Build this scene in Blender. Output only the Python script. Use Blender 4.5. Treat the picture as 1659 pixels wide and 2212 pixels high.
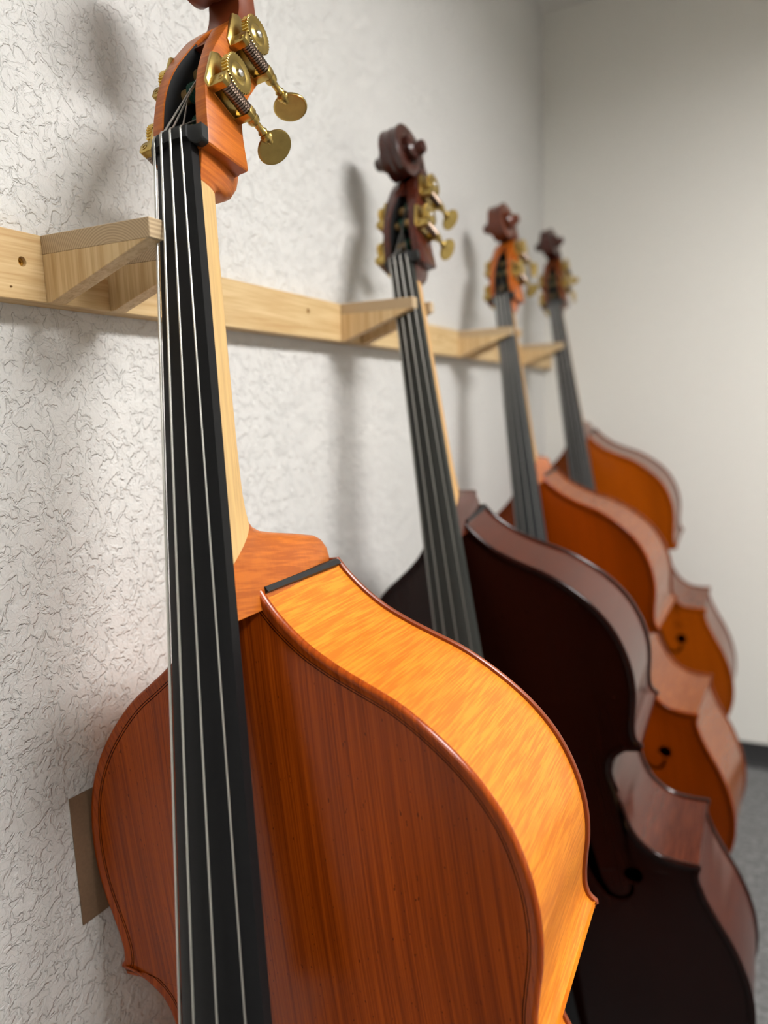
import bpy, bmesh, math, random
from mathutils import Vector, Matrix, Euler, noise

scene = bpy.context.scene
for o in list(bpy.data.objects):
    bpy.data.objects.remove(o, do_unlink=True)
COL = scene.collection
PI = math.pi
FL = 1.437                      # height of the measuring origin above the floor

# ---------------------------------------------------------------- camera
def cam_axes(yaw, pitch, roll):
    f = Vector((-math.sin(yaw) * math.cos(pitch), math.cos(yaw) * math.cos(pitch), -math.sin(pitch)))
    r = Vector((math.cos(yaw), math.sin(yaw), 0))
    d = f.cross(r)
    c, s = math.cos(roll), math.sin(roll)
    return r * c + d * s, d * c - r * s, f
cr, cd, cf = cam_axes(0.433801768, 0.145078565, 0.0375910997)
cam = bpy.data.cameras.new('camera')
cam_o = bpy.data.objects.new('camera', cam)
COL.objects.link(cam_o)
cam_o.matrix_world = Matrix(((cr.x, -cd.x, -cf.x, 0.638099), (cr.y, -cd.y, -cf.y, 0),
                             (cr.z, -cd.z, -cf.z, FL - 0.052094), (0, 0, 0, 1)))
cam.sensor_fit = 'VERTICAL'
cam.sensor_height = 36.0
cam.lens = 1592.527 / 2212 * 36.0
cam.clip_start = 0.02
cam.dof.use_dof = True
cam.dof.focus_distance = 0.74
cam.dof.aperture_fstop = cam.lens / 11.0
scene.camera = cam_o

# ---------------------------------------------------------------- world, exposure
w = bpy.data.worlds.new('world')
scene.world = w
w.use_nodes = True
w.node_tree.nodes['Background'].inputs[0].default_value = (0.8, 0.85, 0.9, 1)
w.node_tree.nodes['Background'].inputs[1].default_value = 0.0
scene.view_settings.view_transform = 'Standard'
scene.view_settings.look = 'None'
scene.view_settings.exposure = 0.0
scene.view_settings.gamma = 1.0
scene.view_settings.use_curve_mapping = False
LIGHT_KEY = 51.0        # radiance of the ceiling panel beside the rack
LIGHT_REAR = 12.5       # radiance of the panel further back in the room

# ---------------------------------------------------------------- helpers
def tag(o, label=None, cat=None, group=None, kind=None):
    if label: o['label'] = label
    if cat: o['category'] = cat
    if group: o['group'] = group
    if kind: o['kind'] = kind
    return o

def empty(name, loc=(0, 0, 0), rot=None):
    o = bpy.data.objects.new(name, None)
    o.empty_display_size = 0.1
    COL.objects.link(o)
    m = (rot.to_4x4() if rot else Matrix.Identity(4))
    m.translation = Vector(loc)
    o.matrix_world = m
    return o

class MB:
    """collects shapes and links them as one mesh object"""
    def __init__(s): s.v = []; s.f = []; s.uv = {}
    def add(s, verts, faces, M=None, uvs=None):
        n = len(s.v)
        for i, p in enumerate(verts):
            p = Vector(p)
            s.v.append(M @ p if M else p)
            if uvs: s.uv[n + i] = uvs[i]
        s.f += [tuple(n + i for i in f) for f in faces]
        return s
    def grid(s, rows, cu=False, cv=False, uvs=None, M=None, flip=False):
        n, m = len(rows), len(rows[0])
        vs = [p for r in rows for p in r]
        fs = []
        for i in range(n if cu else n - 1):
            for j in range(m if cv else m - 1):
                a, b = i * m + j, i * m + (j + 1) % m
                c, d = ((i + 1) % n) * m + (j + 1) % m, ((i + 1) % n) * m + j
                fs.append((a, d, c, b) if flip else (a, b, c, d))
        return s.add(vs, fs, M, [q for r in uvs for q in r] if uvs else None)
    def fan(s, ring, flip=False, M=None):
        f = tuple(range(len(ring)))
        return s.add(ring, [f[::-1] if flip else f], M)
    def loft(s, rings, cap=True, M=None):
        s.grid(rings, cv=True, M=M)
        if cap:
            s.fan(rings[0], True, M); s.fan(rings[-1], False, M)
        return s
    def box(s, lo, hi, bev=0.0, seg=2, M=None):
        bm = bmesh.new()
        bmesh.ops.create_cube(bm, size=1)
        for v in bm.verts:
            v.co = Vector([(lo[k] + hi[k]) / 2 + v.co[k] * (hi[k] - lo[k]) for k in range(3)])
        if bev > 0:
            bmesh.ops.bevel(bm, geom=list(bm.edges), offset=bev, segments=seg, affect='EDGES', profile=0.5)
        return s.bm(bm, M)
    def prism(s, poly, a, b, axes, bev=0.0, seg=2, M=None):
        """poly of (p,q) extruded from a to b; axes(p,q,r) -> point"""
        bm = bmesh.new()
        v0 = [bm.verts.new(axes(p, q, a)) for p, q in poly]
        v1 = [bm.verts.new(axes(p, q, b)) for p, q in poly]
        bm.faces.new(v0); bm.faces.new(v1[::-1])
        n = len(poly)
        for i in range(n):
            bm.faces.new((v0[i], v1[i], v1[(i + 1) % n], v0[(i + 1) % n]))
        bmesh.ops.recalc_face_normals(bm, faces=bm.faces)
        if bev > 0:
            ed = [e for e in bm.edges if e.calc_face_angle(0) > 0.35]
            bmesh.ops.bevel(bm, geom=ed, offset=bev, segments=seg, affect='EDGES', profile=0.5)
        return s.bm(bm, M)
    def lathe(s, prof, M, n=24):
        """prof of (r, z) about local Z"""
        rings = [[(r * math.cos(2 * PI * k / n), r * math.sin(2 * PI * k / n), z) for k in range(n)] for r, z in prof]
        return s.loft(rings, True, M)
    def tube(s, pts, r, n=8, cap=True):
        pts = [Vector(p) for p in pts]
        rings = []
        up = Vector((0.31, 0.17, 0.93))
        for i, p in enumerate(pts):
            t = (pts[min(i + 1, len(pts) - 1)] - pts[max(i - 1, 0)]).normalized()
            a = t.cross(up)
            if a.length < 1e-4: a = t.cross(Vector((1, 0, 0)))
            a.normalize(); b = t.cross(a); up = b.cross(t) if False else up
            rr = r[i] if isinstance(r, (list, tuple)) else r
            rings.append([p + (a * math.cos(2 * PI * k / n) + b * math.sin(2 * PI * k / n)) * rr for k in range(n)])
        return s.loft(rings, cap)
    def bm(s, bm, M=None):
        bm.verts.index_update()
        s.add([v.co.copy() for v in bm.verts], [[v.index for v in f.verts] for f in bm.faces], M)
        bm.free()
        return s
    def build(s, name, mat, parent=None, angle=35, recalc=True):
        me = bpy.data.meshes.new(name)
        me.from_pydata(s.v, [], s.f)
        if s.uv:
            uv = me.uv_layers.new(name='uv')
            for l in me.loops:
                uv.data[l.index].uv = s.uv.get(l.vertex_index, (0, 0))
        if recalc:
            b = bmesh.new(); b.from_mesh(me)
            bmesh.ops.recalc_face_normals(b, faces=b.faces)
            b.to_mesh(me); b.free()
        me.shade_smooth()
        me.set_sharp_from_angle(angle=math.radians(angle))
        o = bpy.data.objects.new(name, me)
        COL.objects.link(o)
        if parent: o.parent = parent
        if mat: me.materials.append(mat)
        return o

def frame(org, x, y, z):
    return Matrix(((x[0], y[0], z[0], org[0]), (x[1], y[1], z[1], org[1]), (x[2], y[2], z[2], org[2]), (0, 0, 0, 1)))

def interp(tab, x):
    """smooth monotone curve through a table of (x, y)"""
    n = len(tab)
    if x <= tab[0][0]: return tab[0][1]
    if x >= tab[-1][0]: return tab[-1][1]
    i = 0
    while x > tab[i + 1][0]: i += 1
    def sec(k): return (tab[k + 1][1] - tab[k][1]) / (tab[k + 1][0] - tab[k][0])
    def slope(k):
        if k == 0: return sec(0)
        if k == n - 1: return sec(n - 2)
        a, b = sec(k - 1), sec(k)
        return 0.0 if a * b <= 0 else 2 * a * b / (a + b)
    h = tab[i + 1][0] - tab[i][0]
    t = (x - tab[i][0]) / h
    return (tab[i][1] * (2*t**3 - 3*t**2 + 1) + slope(i) * h * (t**3 - 2*t**2 + t)
            + tab[i + 1][1] * (3*t**2 - 2*t**3) + slope(i + 1) * h * (t**3 - t**2))

def catmull(pts, per=8):
    P = [Vector(p) for p in pts]
    out = []
    for i in range(len(P) - 1):
        p0, p1, p2, p3 = P[max(i - 1, 0)], P[i], P[i + 1], P[min(i + 2, len(P) - 1)]
        # centripetal tangents
        d1 = max((p2 - p1).length, 1e-9)
        d0 = max((p1 - p0).length, 1e-9) if i > 0 else d1
        d2 = max((p3 - p2).length, 1e-9) if i < len(P) - 2 else d1
        m1 = ((p2 - p1) / d1 * d0 + (p1 - p0) / d0 * d1) / (d0 + d1) * d1 if i > 0 else (p2 - p1)
        m2 = ((p3 - p2) / d2 * d1 + (p2 - p1) / d1 * d2) / (d1 + d2) * d1 if i < len(P) - 2 else (p2 - p1)
        for k in range(per):
            t = k / per
            out.append(p1 * (2*t**3 - 3*t**2 + 1) + m1 * (t**3 - 2*t**2 + t) + p2 * (3*t**2 - 2*t**3) + m2 * (t**3 - t**2))
    out.append(P[-1])
    return out

# ---------------------------------------------------------------- materials
class NT:
    def __init__(s, name):
        s.m = bpy.data.materials.new(name); s.m.use_nodes = True
        s.t = s.m.node_tree; s.p = s.t.nodes['Principled BSDF']
    def n(s, kind, ins=None, **kw):
        nd = s.t.nodes.new(kind)
        for k, v in kw.items(): setattr(nd, k, v)
        for k, v in (ins or {}).items():
            if hasattr(v, 'is_output'): s.t.links.new(v, nd.inputs[k])
            else: nd.inputs[k].default_value = v
        return nd
    def set(s, **kw):
        for k, v in kw.items():
            k = k.replace('_', ' ')
            if hasattr(v, 'is_output'): s.t.links.new(v, s.p.inputs[k])
            else: s.p.inputs[k].default_value = v
        return s.m
    def coord(s, scale, which='Object', rot=(0, 0, 0), loc=(0, 0, 0)):
        tc = s.n('ShaderNodeTexCoord')
        mp = s.n('ShaderNodeMapping', {'Vector': tc.outputs[which], 'Scale': scale, 'Rotation': rot, 'Location': loc})
        return mp.outputs[0]
    def noise(s, vec, scale=1.0, detail=2.0, rough=0.5, dist=0.0):
        return s.n('ShaderNodeTexNoise', {'Vector': vec, 'Scale': scale, 'Detail': detail, 'Roughness': rough, 'Distortion': dist}).outputs[0]
    def ramp(s, fac, stops, interp='LINEAR'):
        r = s.n('ShaderNodeValToRGB', {'Fac': fac})
        el = r.color_ramp.elements
        r.color_ramp.interpolation = interp
        while len(el) < len(stops): el.new(0.5)
        for e, (p, c) in zip(el, stops):
            e.position = p
            e.color = (c, c, c, 1) if isinstance(c, (int, float)) else (*c, 1)
        return r.outputs[0]
    def mix(s, fac, a, b, mode='MIX'):
        m = s.n('ShaderNodeMix', data_type='RGBA', blend_type=mode)
        for k, v in ((0, fac), (6, a), (7, b)):
            if hasattr(v, 'is_output'): s.t.links.new(v, m.inputs[k])
            elif k == 0: m.inputs[k].default_value = v
            else: m.inputs[k].default_value = (v, v, v, 1) if isinstance(v, (int, float)) else (*v, 1)
        return m.outputs[2]
    def math(s, op, a, b=0.0, clamp=False):
        m = s.n('ShaderNodeMath', operation=op, use_clamp=clamp)
        for k, v in ((0, a), (1, b)):
            if hasattr(v, 'is_output'): s.t.links.new(v, m.inputs[k])
            else: m.inputs[k].default_value = v
        return m.outputs[0]
    def bump(s, h, dist=0.001, strength=1.0, normal=None):
        b = s.n('ShaderNodeBump', {'Height': h, 'Distance': dist, 'Strength': strength})
        if normal: s.t.links.new(normal, b.inputs['Normal'])
        return b.outputs[0]

def srgb(r, g, b):
    f = lambda c: (c / 255 / 12.92) if c / 255 <= 0.04045 else ((c / 255 + 0.055) / 1.055) ** 2.4
    return (f(r), f(g), f(b))

def sc3(c, k): return tuple(x * k for x in c)

def mat_spruce(name, light, dark, rough=0.32, coat=0.35, line=0.5, spec=0.27):
    """straight vertical grain of a varnished top"""
    t = NT(name)
    warp = t.noise(t.coord((6, 6, 1.2)), 1.0, 2)
    v = t.coord((1, 0.02, 0.012))
    wob = t.n('ShaderNodeVectorMath', {0: v, 1: t.n('ShaderNodeVectorMath', {0: t.n('ShaderNodeCombineXYZ', {'X': warp}).outputs[0], 1: (0.006, 0, 0)}, operation='MULTIPLY').outputs[0]}, operation='ADD').outputs[0]
    fine = t.noise(wob, 520, 2, 0.55)
    mid = t.noise(wob, 150, 2, 0.5)
    big = t.noise(t.coord((9, 3, 1.6)), 1.0, 3)
    fac = t.ramp(t.math('ADD', t.math('MULTIPLY', fine, 0.55), t.math('MULTIPLY', mid, 0.45)), [(0.38, 0.0), (0.62, 1.0)])
    a = t.mix(t.ramp(big, [(0.3, 0.0), (0.7, 1.0)]), light, sc3(light, 0.74))
    c = t.mix(t.math('MULTIPLY', fac, line), a, dark)
    spk = t.noise(t.coord((1, 1, 0.35)), 420, 1)
    c = t.mix(t.ramp(spk, [(0.735, 0.0), (0.76, 0.75)]), c, sc3(dark, 0.35))
    return t.set(Base_Color=c, Roughness=rough, Coat_Weight=coat * 0.3, Coat_Roughness=0.12, Specular_IOR_Level=spec,
                 Normal=t.bump(fac, 0.00006, 0.5))

def mat_flame(name, light, dark, uv=True, freq=1.0, rough=0.3, coat=0.5, amount=0.7, coat_rough=0.08, rot=(0, 0, 0)):
    """figured maple; stripes across the grain"""
    t = NT(name)
    W = 'UV' if uv else 'Object'
    if uv:
        v1 = t.coord((400 * freq, 20, 1), W, rot); v2 = t.coord((90 * freq, 6, 1), W, rot); v3 = t.coord((30, 520, 1), W)
    else:
        v1 = t.coord((12, 24 * freq, 330 * freq), W, rot); v2 = t.coord((6, 10 * freq, 90 * freq), W, rot); v3 = t.coord((300, 500, 40), W)
    n1 = t.noise(v1, 1.0, 2, 0.5, 0.25)
    n2 = t.noise(v2, 1.0, 2, 0.5, 0.3)
    n3 = t.noise(v3, 1.0, 2)
    st = t.math('ADD', t.math('MULTIPLY', n1, 0.6), t.math('ADD', t.math('MULTIPLY', n2, 0.3), t.math('MULTIPLY', n3, 0.1)))
    fac = t.ramp(st, [(0.41, 0.0), (0.57, 1.0)])
    c = t.mix(t.math('MULTIPLY', fac, amount), light, dark)
    big = t.noise(t.coord((5, 5, 5)), 1.0, 2)
    c = t.mix(t.ramp(big, [(0.4, 0.0), (0.8, 0.3)]), c, sc3(dark, 0.8))
    return t.set(Base_Color=c, Roughness=rough, Coat_Weight=coat, Coat_Roughness=coat_rough, Specular_IOR_Level=0.3, Normal=t.bump(n3, 0.00004, 0.4))

def mat_plain(name, col, rough=0.5, metal=0.0, var=0.0, scale=60, bump=0.0, coat=0.0, coat_rough=0.1, spec=0.5):
    t = NT(name)
    n = t.noise(t.coord((1, 1, 1)), scale, 3)
    c = t.mix(t.ramp(n, [(0.3, 0.0), (0.7, 1.0)]), sc3(col, 1 - var), sc3(col, 1 + var))
    kw = {}
    if bump: kw['Normal'] = t.bump(n, bump, 0.6)
    return t.set(Base_Color=c, Roughness=rough, Metallic=metal, Coat_Weight=coat, Coat_Roughness=coat_rough, Specular_IOR_Level=spec, **kw)

def mat_wall():
    t = NT('knockdown_plaster')
    g = t.coord((1, 1, 1))
    warp = t.n('ShaderNodeVectorMath', {0: t.n('ShaderNodeTexNoise', {'Vector': g, 'Scale': 44.0, 'Detail': 3.0}).outputs['Color'], 1: (0.020, 0.020, 0.020)}, operation='MULTIPLY').outputs[0]
    gw = t.n('ShaderNodeVectorMath', {0: g, 1: warp}, operation='ADD').outputs[0]
    a = t.noise(gw, 68, 3, 0.55, 0.5)
    plate = t.ramp(a, [(0.44, 0.0), (0.50, 0.85), (0.56, 1.0)])
    b = t.noise(gw, 180, 3, 0.6, 0.4)
    ridge = t.ramp(t.math('ABSOLUTE', t.math('SUBTRACT', t.noise(gw, 52, 2, 0.5, 0.8), 0.5)), [(0.0, 1.0), (0.035, 0.0)])
    fine = t.noise(g, 420, 2)
    h = t.math('ADD', t.math('MULTIPLY', plate, 0.60), t.math('ADD', t.math('MULTIPLY', b, 0.50), t.math('ADD', t.math('MULTIPLY', ridge, 0.14), t.math('MULTIPLY', fine, 0.05))))
    tint = t.noise(t.coord((3, 3, 3)), 1.0, 2)
    c = t.mix(tint, srgb(219, 217, 214), srgb(212, 211, 207))
    return t.set(Base_Color=c, Roughness=0.62, Normal=t.bump(h, 0.0028, 0.9))

def mat_pine(name, axis, light, dark, rings=False, centre=(0, 0, 0), rough=0.6):
    t = NT(name)
    if rings:
        v = t.coord((1, 0.0, 1), 'Object', (0, 0, 0), (-centre[0], 0, -centre[2]))
        wv = t.n('ShaderNodeTexWave', {'Vector': v, 'Scale': 125.0, 'Distortion': 1.8, 'Detail': 2.0, 'Detail Scale': 0.5}, wave_type='RINGS', rings_direction='Y').outputs[1]
        fac = t.math('MULTIPLY', wv, 0.6)
    else:
        s = [420, 420, 420]; s[axis] = 14
        s2 = [110, 110, 110]; s2[axis] = 5
        n1 = t.noise(t.coord(tuple(s)), 1.0, 2); n2 = t.noise(t.coord(tuple(s2)), 1.0, 2, 0.5, 0.4)
        fac = t.ramp(t.math('ADD', t.math('MULTIPLY', n1, 0.4), t.math('MULTIPLY', n2, 0.6)), [(0.42, 0.0), (0.66, 0.85)])
    c = t.mix(fac, light, dark)
    f = t.noise(t.coord((1, 1, 1)), 700, 2)
    return t.set(Base_Color=c, Roughness=rough, Normal=t.bump(f, 0.0002, 0.35))

def mat_carpet():
    t = NT('grey_carpet')
    n = t.noise(t.coord((1, 1, 1)), 60, 4, 0.75)
    n2 = t.noise(t.coord((1, 1, 1)), 900, 2, 0.7)
    s = t.math('ADD', t.math('MULTIPLY', n, 0.6), t.math('MULTIPLY', n2, 0.4))
    c = t.ramp(s, [(0.36, srgb(80, 80, 80)), (0.5, srgb(120, 120, 120)), (0.64, srgb(168, 168, 167))])
    return t.set(Base_Color=c, Roughness=0.95, Normal=t.bump(n2, 0.004, 0.8))

def mat_emit(name, col, strength):
    t = NT(name)
    return t.set(Base_Color=(0.9, 0.9, 0.9, 1), Emission_Color=(*col, 1), Emission_Strength=strength)

M_WALL = mat_wall()
M_PAINT = mat_plain('wall_paint', srgb(230, 228, 221), 0.6, 0, 0.012, 90, 0.0004)
M_CEIL = mat_plain('ceiling_paint', srgb(228, 227, 222), 0.8, 0, 0.015, 40, 0.0006)
M_CARPET = mat_carpet()
M_BASE = mat_plain('black_rubber_base', srgb(38, 38, 39), 0.55, 0, 0.1, 80)
PINE_L, PINE_D = srgb(212, 184, 136), srgb(180, 142, 90)
M_PINE_Y = mat_pine('pine_along', 1, PINE_L, PINE_D)
M_PINE_Z = mat_pine('pine_upright', 2, srgb(218, 190, 142), srgb(186, 148, 98))
M_PINE_END = mat_pine('pine_end_grain', 1, srgb(196, 172, 136), srgb(140, 114, 84), True, (0.088, 0, -0.045))
M_SCREW = mat_plain('yellow_zinc', srgb(190, 150, 70), 0.35, 1.0, 0.1, 200)
M_TRIM = mat_plain('troffer_frame', srgb(235, 235, 232), 0.4, 0, 0.01)
M_KEY = mat_emit('lit_diffuser', (1.0, 0.985, 0.968), LIGHT_KEY)
M_REAR = mat_emit('lit_diffuser_rear', (1.0, 0.985, 0.968), LIGHT_REAR)
M_CARD = mat_plain('brown_cardboard', srgb(122, 96, 72), 0.9, 0, 0.08, 300, 0.0003)
M_EBONY = mat_plain('ebony', srgb(18, 18, 19), 0.5, 0, 0.15, 400, 0, 0, 0.1, 0.3)
M_EBONY_DULL = mat_plain('ebony_dull', srgb(30, 31, 31), 0.55, 0, 0.1, 400, 0, 0, 0.1, 0.3)
M_LINING = mat_plain('black_lining', srgb(16, 17, 19), 0.6, 0, 0.2, 120)
M_STEEL = mat_plain('string_steel', srgb(205, 203, 196), 0.28, 1.0, 0.04, 900)
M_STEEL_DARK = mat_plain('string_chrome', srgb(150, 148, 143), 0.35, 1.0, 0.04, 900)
M_SILK = mat_plain('green_silk', srgb(12, 62, 46), 0.8, 0, 0.2, 600)
M_BRASS = mat_plain('aged_brass', srgb(186, 160, 94), 0.28, 1.0, 0.10, 90, 0.0)
M_BRASS_P = mat_plain('brass_polished', srgb(206, 178, 104), 0.2, 1.0, 0.06, 120)
M_WORM = mat_plain('dark_steel_worm', srgb(120, 104, 92), 0.25, 1.0, 0.1, 200)
M_PURFLING = mat_plain('black_purfling', srgb(7, 5, 4), 0.9, 0, 0, 60, 0, 0, 0.1, 0.0)
M_ROLLER = mat_plain('brass_roller', srgb(170, 140, 90), 0.4, 0.6, 0.1, 150)
M_BRIDGE = mat_plain('bridge_maple', srgb(214, 176, 118), 0.55, 0, 0.12, 60)

# ---------------------------------------------------------------- the room
X1, Y0, Y1, ZC = 3.6, -3.2, 2.9079, FL + 1.331
T = 0.1
def slab(name, lo, hi, mat):
    o = MB().box(lo, hi).build(name, mat)
    tag(o, kind='structure')
    return o
tag(slab('floor', (-T, Y0 - T, -T), (X1 + T, Y1 + T, 0), M_CARPET), 'grey speckled carpet floor', 'floor')
tag(slab('ceiling', (-T, Y0 - T, ZC), (X1 + T, Y1 + T, ZC + T), M_CEIL), 'white painted ceiling', 'ceiling')
tag(slab('wall_left', (-T, Y0 - T, 0), (0, Y1 + T, ZC), M_WALL), 'white knockdown-textured plaster wall behind the wooden rail', 'wall')
tag(slab('wall_back', (0, Y1, 0), (X1, Y1 + T, ZC), M_PAINT), 'smooth light grey wall at the end of the row', 'wall')
tag(slab('wall_right', (X1, Y0, 0), (X1 + T, Y1, ZC), M_PAINT), 'smooth light grey side wall', 'wall')
tag(slab('wall_front', (0, Y0 - T, 0), (X1, Y0, ZC), M_PAINT), 'smooth light grey wall', 'wall')
def base(name, axes, a, b, label):
    prof = [(0, 0), (0.020, 0), (0.020, 0.004), (0.010, 0.009), (0.0055, 0.018), (0.0045, 0.08), (0.003, 0.089), (0, 0.0895)]
    o = MB().prism(prof, a, b, axes).build(name, M_BASE)
    tag(o, label, 'baseboard', kind='structure')
base('baseboard_back', lambda p, q, r: (r, Y1 - p, q), 0.021, X1 - 0.021, 'black rubber cove base along the grey end wall')
base('baseboard_left', lambda p, q, r: (p, r, q), Y0 + 0.0, Y1 - 0.0, 'black rubber cove base below the textured wall')

def troffer(name, x, y, mat, label):
    e = empty(name + '_offscreen', (x, y, ZC))
    tag(e, label, 'ceiling light', 'ceiling light panels')
    hx, hy = 0.3, 0.6
    f = MB()
    for s in (-1, 1):
        f.box((s * hx - 0.012, -hy - 0.012, -0.085), (s * hx + 0.012, hy + 0.012, 0.0), 0.002)  # deep opaque sides, shaped to cut light off the upper walls
        f.box((-hx + 0.012, s * hy - 0.012, -0.085), (hx - 0.012, s * hy + 0.012, 0.0), 0.002)
    f.build('frame', M_TRIM, e)
    MB().box((-hx + 0.012, -hy + 0.012, -0.008), (hx - 0.012, hy - 0.012, -0.002)).build(name + '_diffuser_offscreen', mat, e)
troffer('ceiling_light', 1.75, 0.9, M_KEY, 'lit rectangular panel in the ceiling beside the rack')
troffer('ceiling_panel', 1.75, -1.4, M_REAR, 'lit rectangular panel in the ceiling far from the rack')

# ---------------------------------------------------------------- wooden rack on the wall
RT, ZR, RL, RW, RE, RH = 0.0293, FL + 0.12231, 0.13558, 0.01866, 0.01789, 0.06352
rack = empty('wall_rack', (0, 0.28, ZR - RH))
tag(rack, 'pale pine wall rail with paired wedge brackets holding the bass necks', 'rack')
def R_(p): return (p[0], p[1] - 0.28, p[2] - ZR + RH)

def boolean_cut(obj, cutters):
    for c in cutters:
        m = obj.modifiers.new('cut', 'BOOLEAN'); m.object = c; m.solver = 'EXACT'
    dg = bpy.context.evaluated_depsgraph_get()
    me = bpy.data.meshes.new_from_object(obj.evaluated_get(dg))
    obj.modifiers.clear(); obj.data = me
    for c in cutters: bpy.data.objects.remove(c, do_unlink=True)

SCREWS = [(0.5200, FL + 0.0944), (1.0548, FL + 0.0996), (1.66, FL + 0.096), (2.30, FL + 0.094)]
NAIL = [(0.5048, FL + 0.0696), (1.045, FL + 0.0755), (1.70, FL + 0.075)]
rail = MB().box(R_((0.0005, 0.28, ZR - RH)), R_((RT, 2.9, ZR)), 0.0007, 1).build('rail', M_PINE_Y, rack, 30)
cut = []
for y, z in SCREWS:
    x, y, z = R_((RT, y, z))
    cut.append(MB().lathe([(0.0001, -0.007), (0.0042, -0.0069), (0.0047, 0.0), (0.0056, 0.0006), (0.0056, 0.003), (0.0001, 0.0031)], frame((x, y, z), (0, 1, 0), (0, 0, 1), (1, 0, 0)), 16).build('cutter', M_PINE_Y))
for y, z in NAIL:
    x, y, z = R_((RT, y, z))
    cut.append(MB().lathe([(0.0001, -0.003), (0.0011, -0.003), (0.0013, 0.002), (0.0001, 0.002)], frame((x, y, z), (0, 1.4, 0.3), (0, -.2, 0.8), (1, 0, 0)), 10).build('cutter', M_PINE_Y))
bpy.context.view_layer.update()
for c in cut: c.parent = rack
bpy.context.view_layer.update()
boolean_cut(rail, cut)
rail.data.shade_flat()
def torx(r, n=6):
    return [(r * (1 + 0.28 * math.cos(n * a)) * math.cos(a), r * (1 + 0.28 * math.cos(n * a)) * math.sin(a)) for a in [2 * PI * k / 48 for k in range(48)]]
for y, z in SCREWS:
    x, y, z = R_((RT - 0.0035, y, z))
    m = MB()
    F = frame((x, y, z), (0, 1, 0), (0, 0, 1), (1, 0, 0))
    tp = torx(0.0017)
    R3 = 0.0041
    ring = lambda r, zz: [(r * math.cos(2 * PI * k / 48), r * math.sin(2 * PI * k / 48), zz) for k in range(48)]
    m.grid([ring(R3 * 0.5, -0.0035), ring(R3, -0.0002), ring(R3 * 0.97, 0.0), [(p, q, 0) for p, q in tp], [(p, q, -0.0018) for p, q in tp]], cv=True, M=F)
    m.fan([(p, q, -0.0018) for p, q in tp], False, F)
    tag(m.build('screw', M_SCREW, rail), 'yellow zinc screw sunk in the rail')

BR_Y = [0.5439, 0.6270, 1.1664, 1.2452, 1.7944, 1.8790, 2.4266, 2.5105]
for k, y in enumerate(BR_Y):
    a = MB().box((0, 0, -RE), (RL, RW, 0), 0.0006, 1).build('bracket', M_PINE_END, rack, 30)
    a.location = R_((RT, y, ZR))
    poly = [(0, -RE), (RL * 0.975, -RE), (0.006, -RH), (0, -RH)]
    g = MB().prism(poly, 0.0, RW, lambda p, q, r: (p, r, q), 0.0005, 1).build('gusset', M_PINE_Z, a, 30)

# ---------------------------------------------------------------- double basses
HALF = [(0.0315, 0), (0.0400, 0.0155), (0.0547, 0.036), (0.0745, 0.0570), (0.0975, 0.0745), (0.1250, 0.0918), (0.1524, 0.1085), (0.1887, 0.1395),
        (0.2187, 0.1745), (0.2391, 0.2115), (0.2498, 0.2475), (0.2540, 0.279), (0.2540, 0.306), (0.2505, 0.333), (0.2435, 0.362), (0.2385, 0.385), (0.2372, 0.4),
        (0.2395, 0.411), (0.2450, 0.4175)]
CB = [(0.2450, 0.4222), (0.2274, 0.4250), (0.2044, 0.4345), (0.1878, 0.4488), (0.1790, 0.4700), (0.1775, 0.500), (0.1825, 0.538), (0.1935, 0.574),
      (0.2090, 0.602), (0.2345, 0.6245), (0.2600, 0.6330), (0.2950, 0.6385)]
LB = [(0.2965, 0.6445), (0.2900, 0.659), (0.2925, 0.690), (0.3045, 0.735), (0.3230, 0.790), (0.3350, 0.850), (0.3365, 0.910), (0.3260, 0.970), (0.3000, 1.025),
      (0.2500, 1.068), (0.1800, 1.092), (0.1000, 1.102), (0.0, 1.105)]
BL = 1.105
HS = [(0, 0.05), (0.05, 0.085), (0.1, 0.145), (0.2, 0.222), (0.3, 0.248), (0.42, 0.205), (0.5, 0.172), (0.6, 0.2), (0.7, 0.268), (0.85, 0.325), (0.95, 0.318), (1.04, 0.24), (1.085, 0.15), (1.105, 0.05)]
AL = [(0, 0.18), (0.05, 0.34), (0.15, 0.58), (0.3, 0.84), (0.5, 1.0), (0.7, 1.0), (0.9, 0.78), (1.05, 0.35), (1.105, 0.08)]
BEAD = [(0.0, -0.0042), (0.0005, -0.0024), (0.0016, -0.0008), (0.0035, 0.0), (0.0055, -0.0005), (0.0085, -0.0021), (0.0125, -0.0029), (0.019, -0.0031)]

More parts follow.
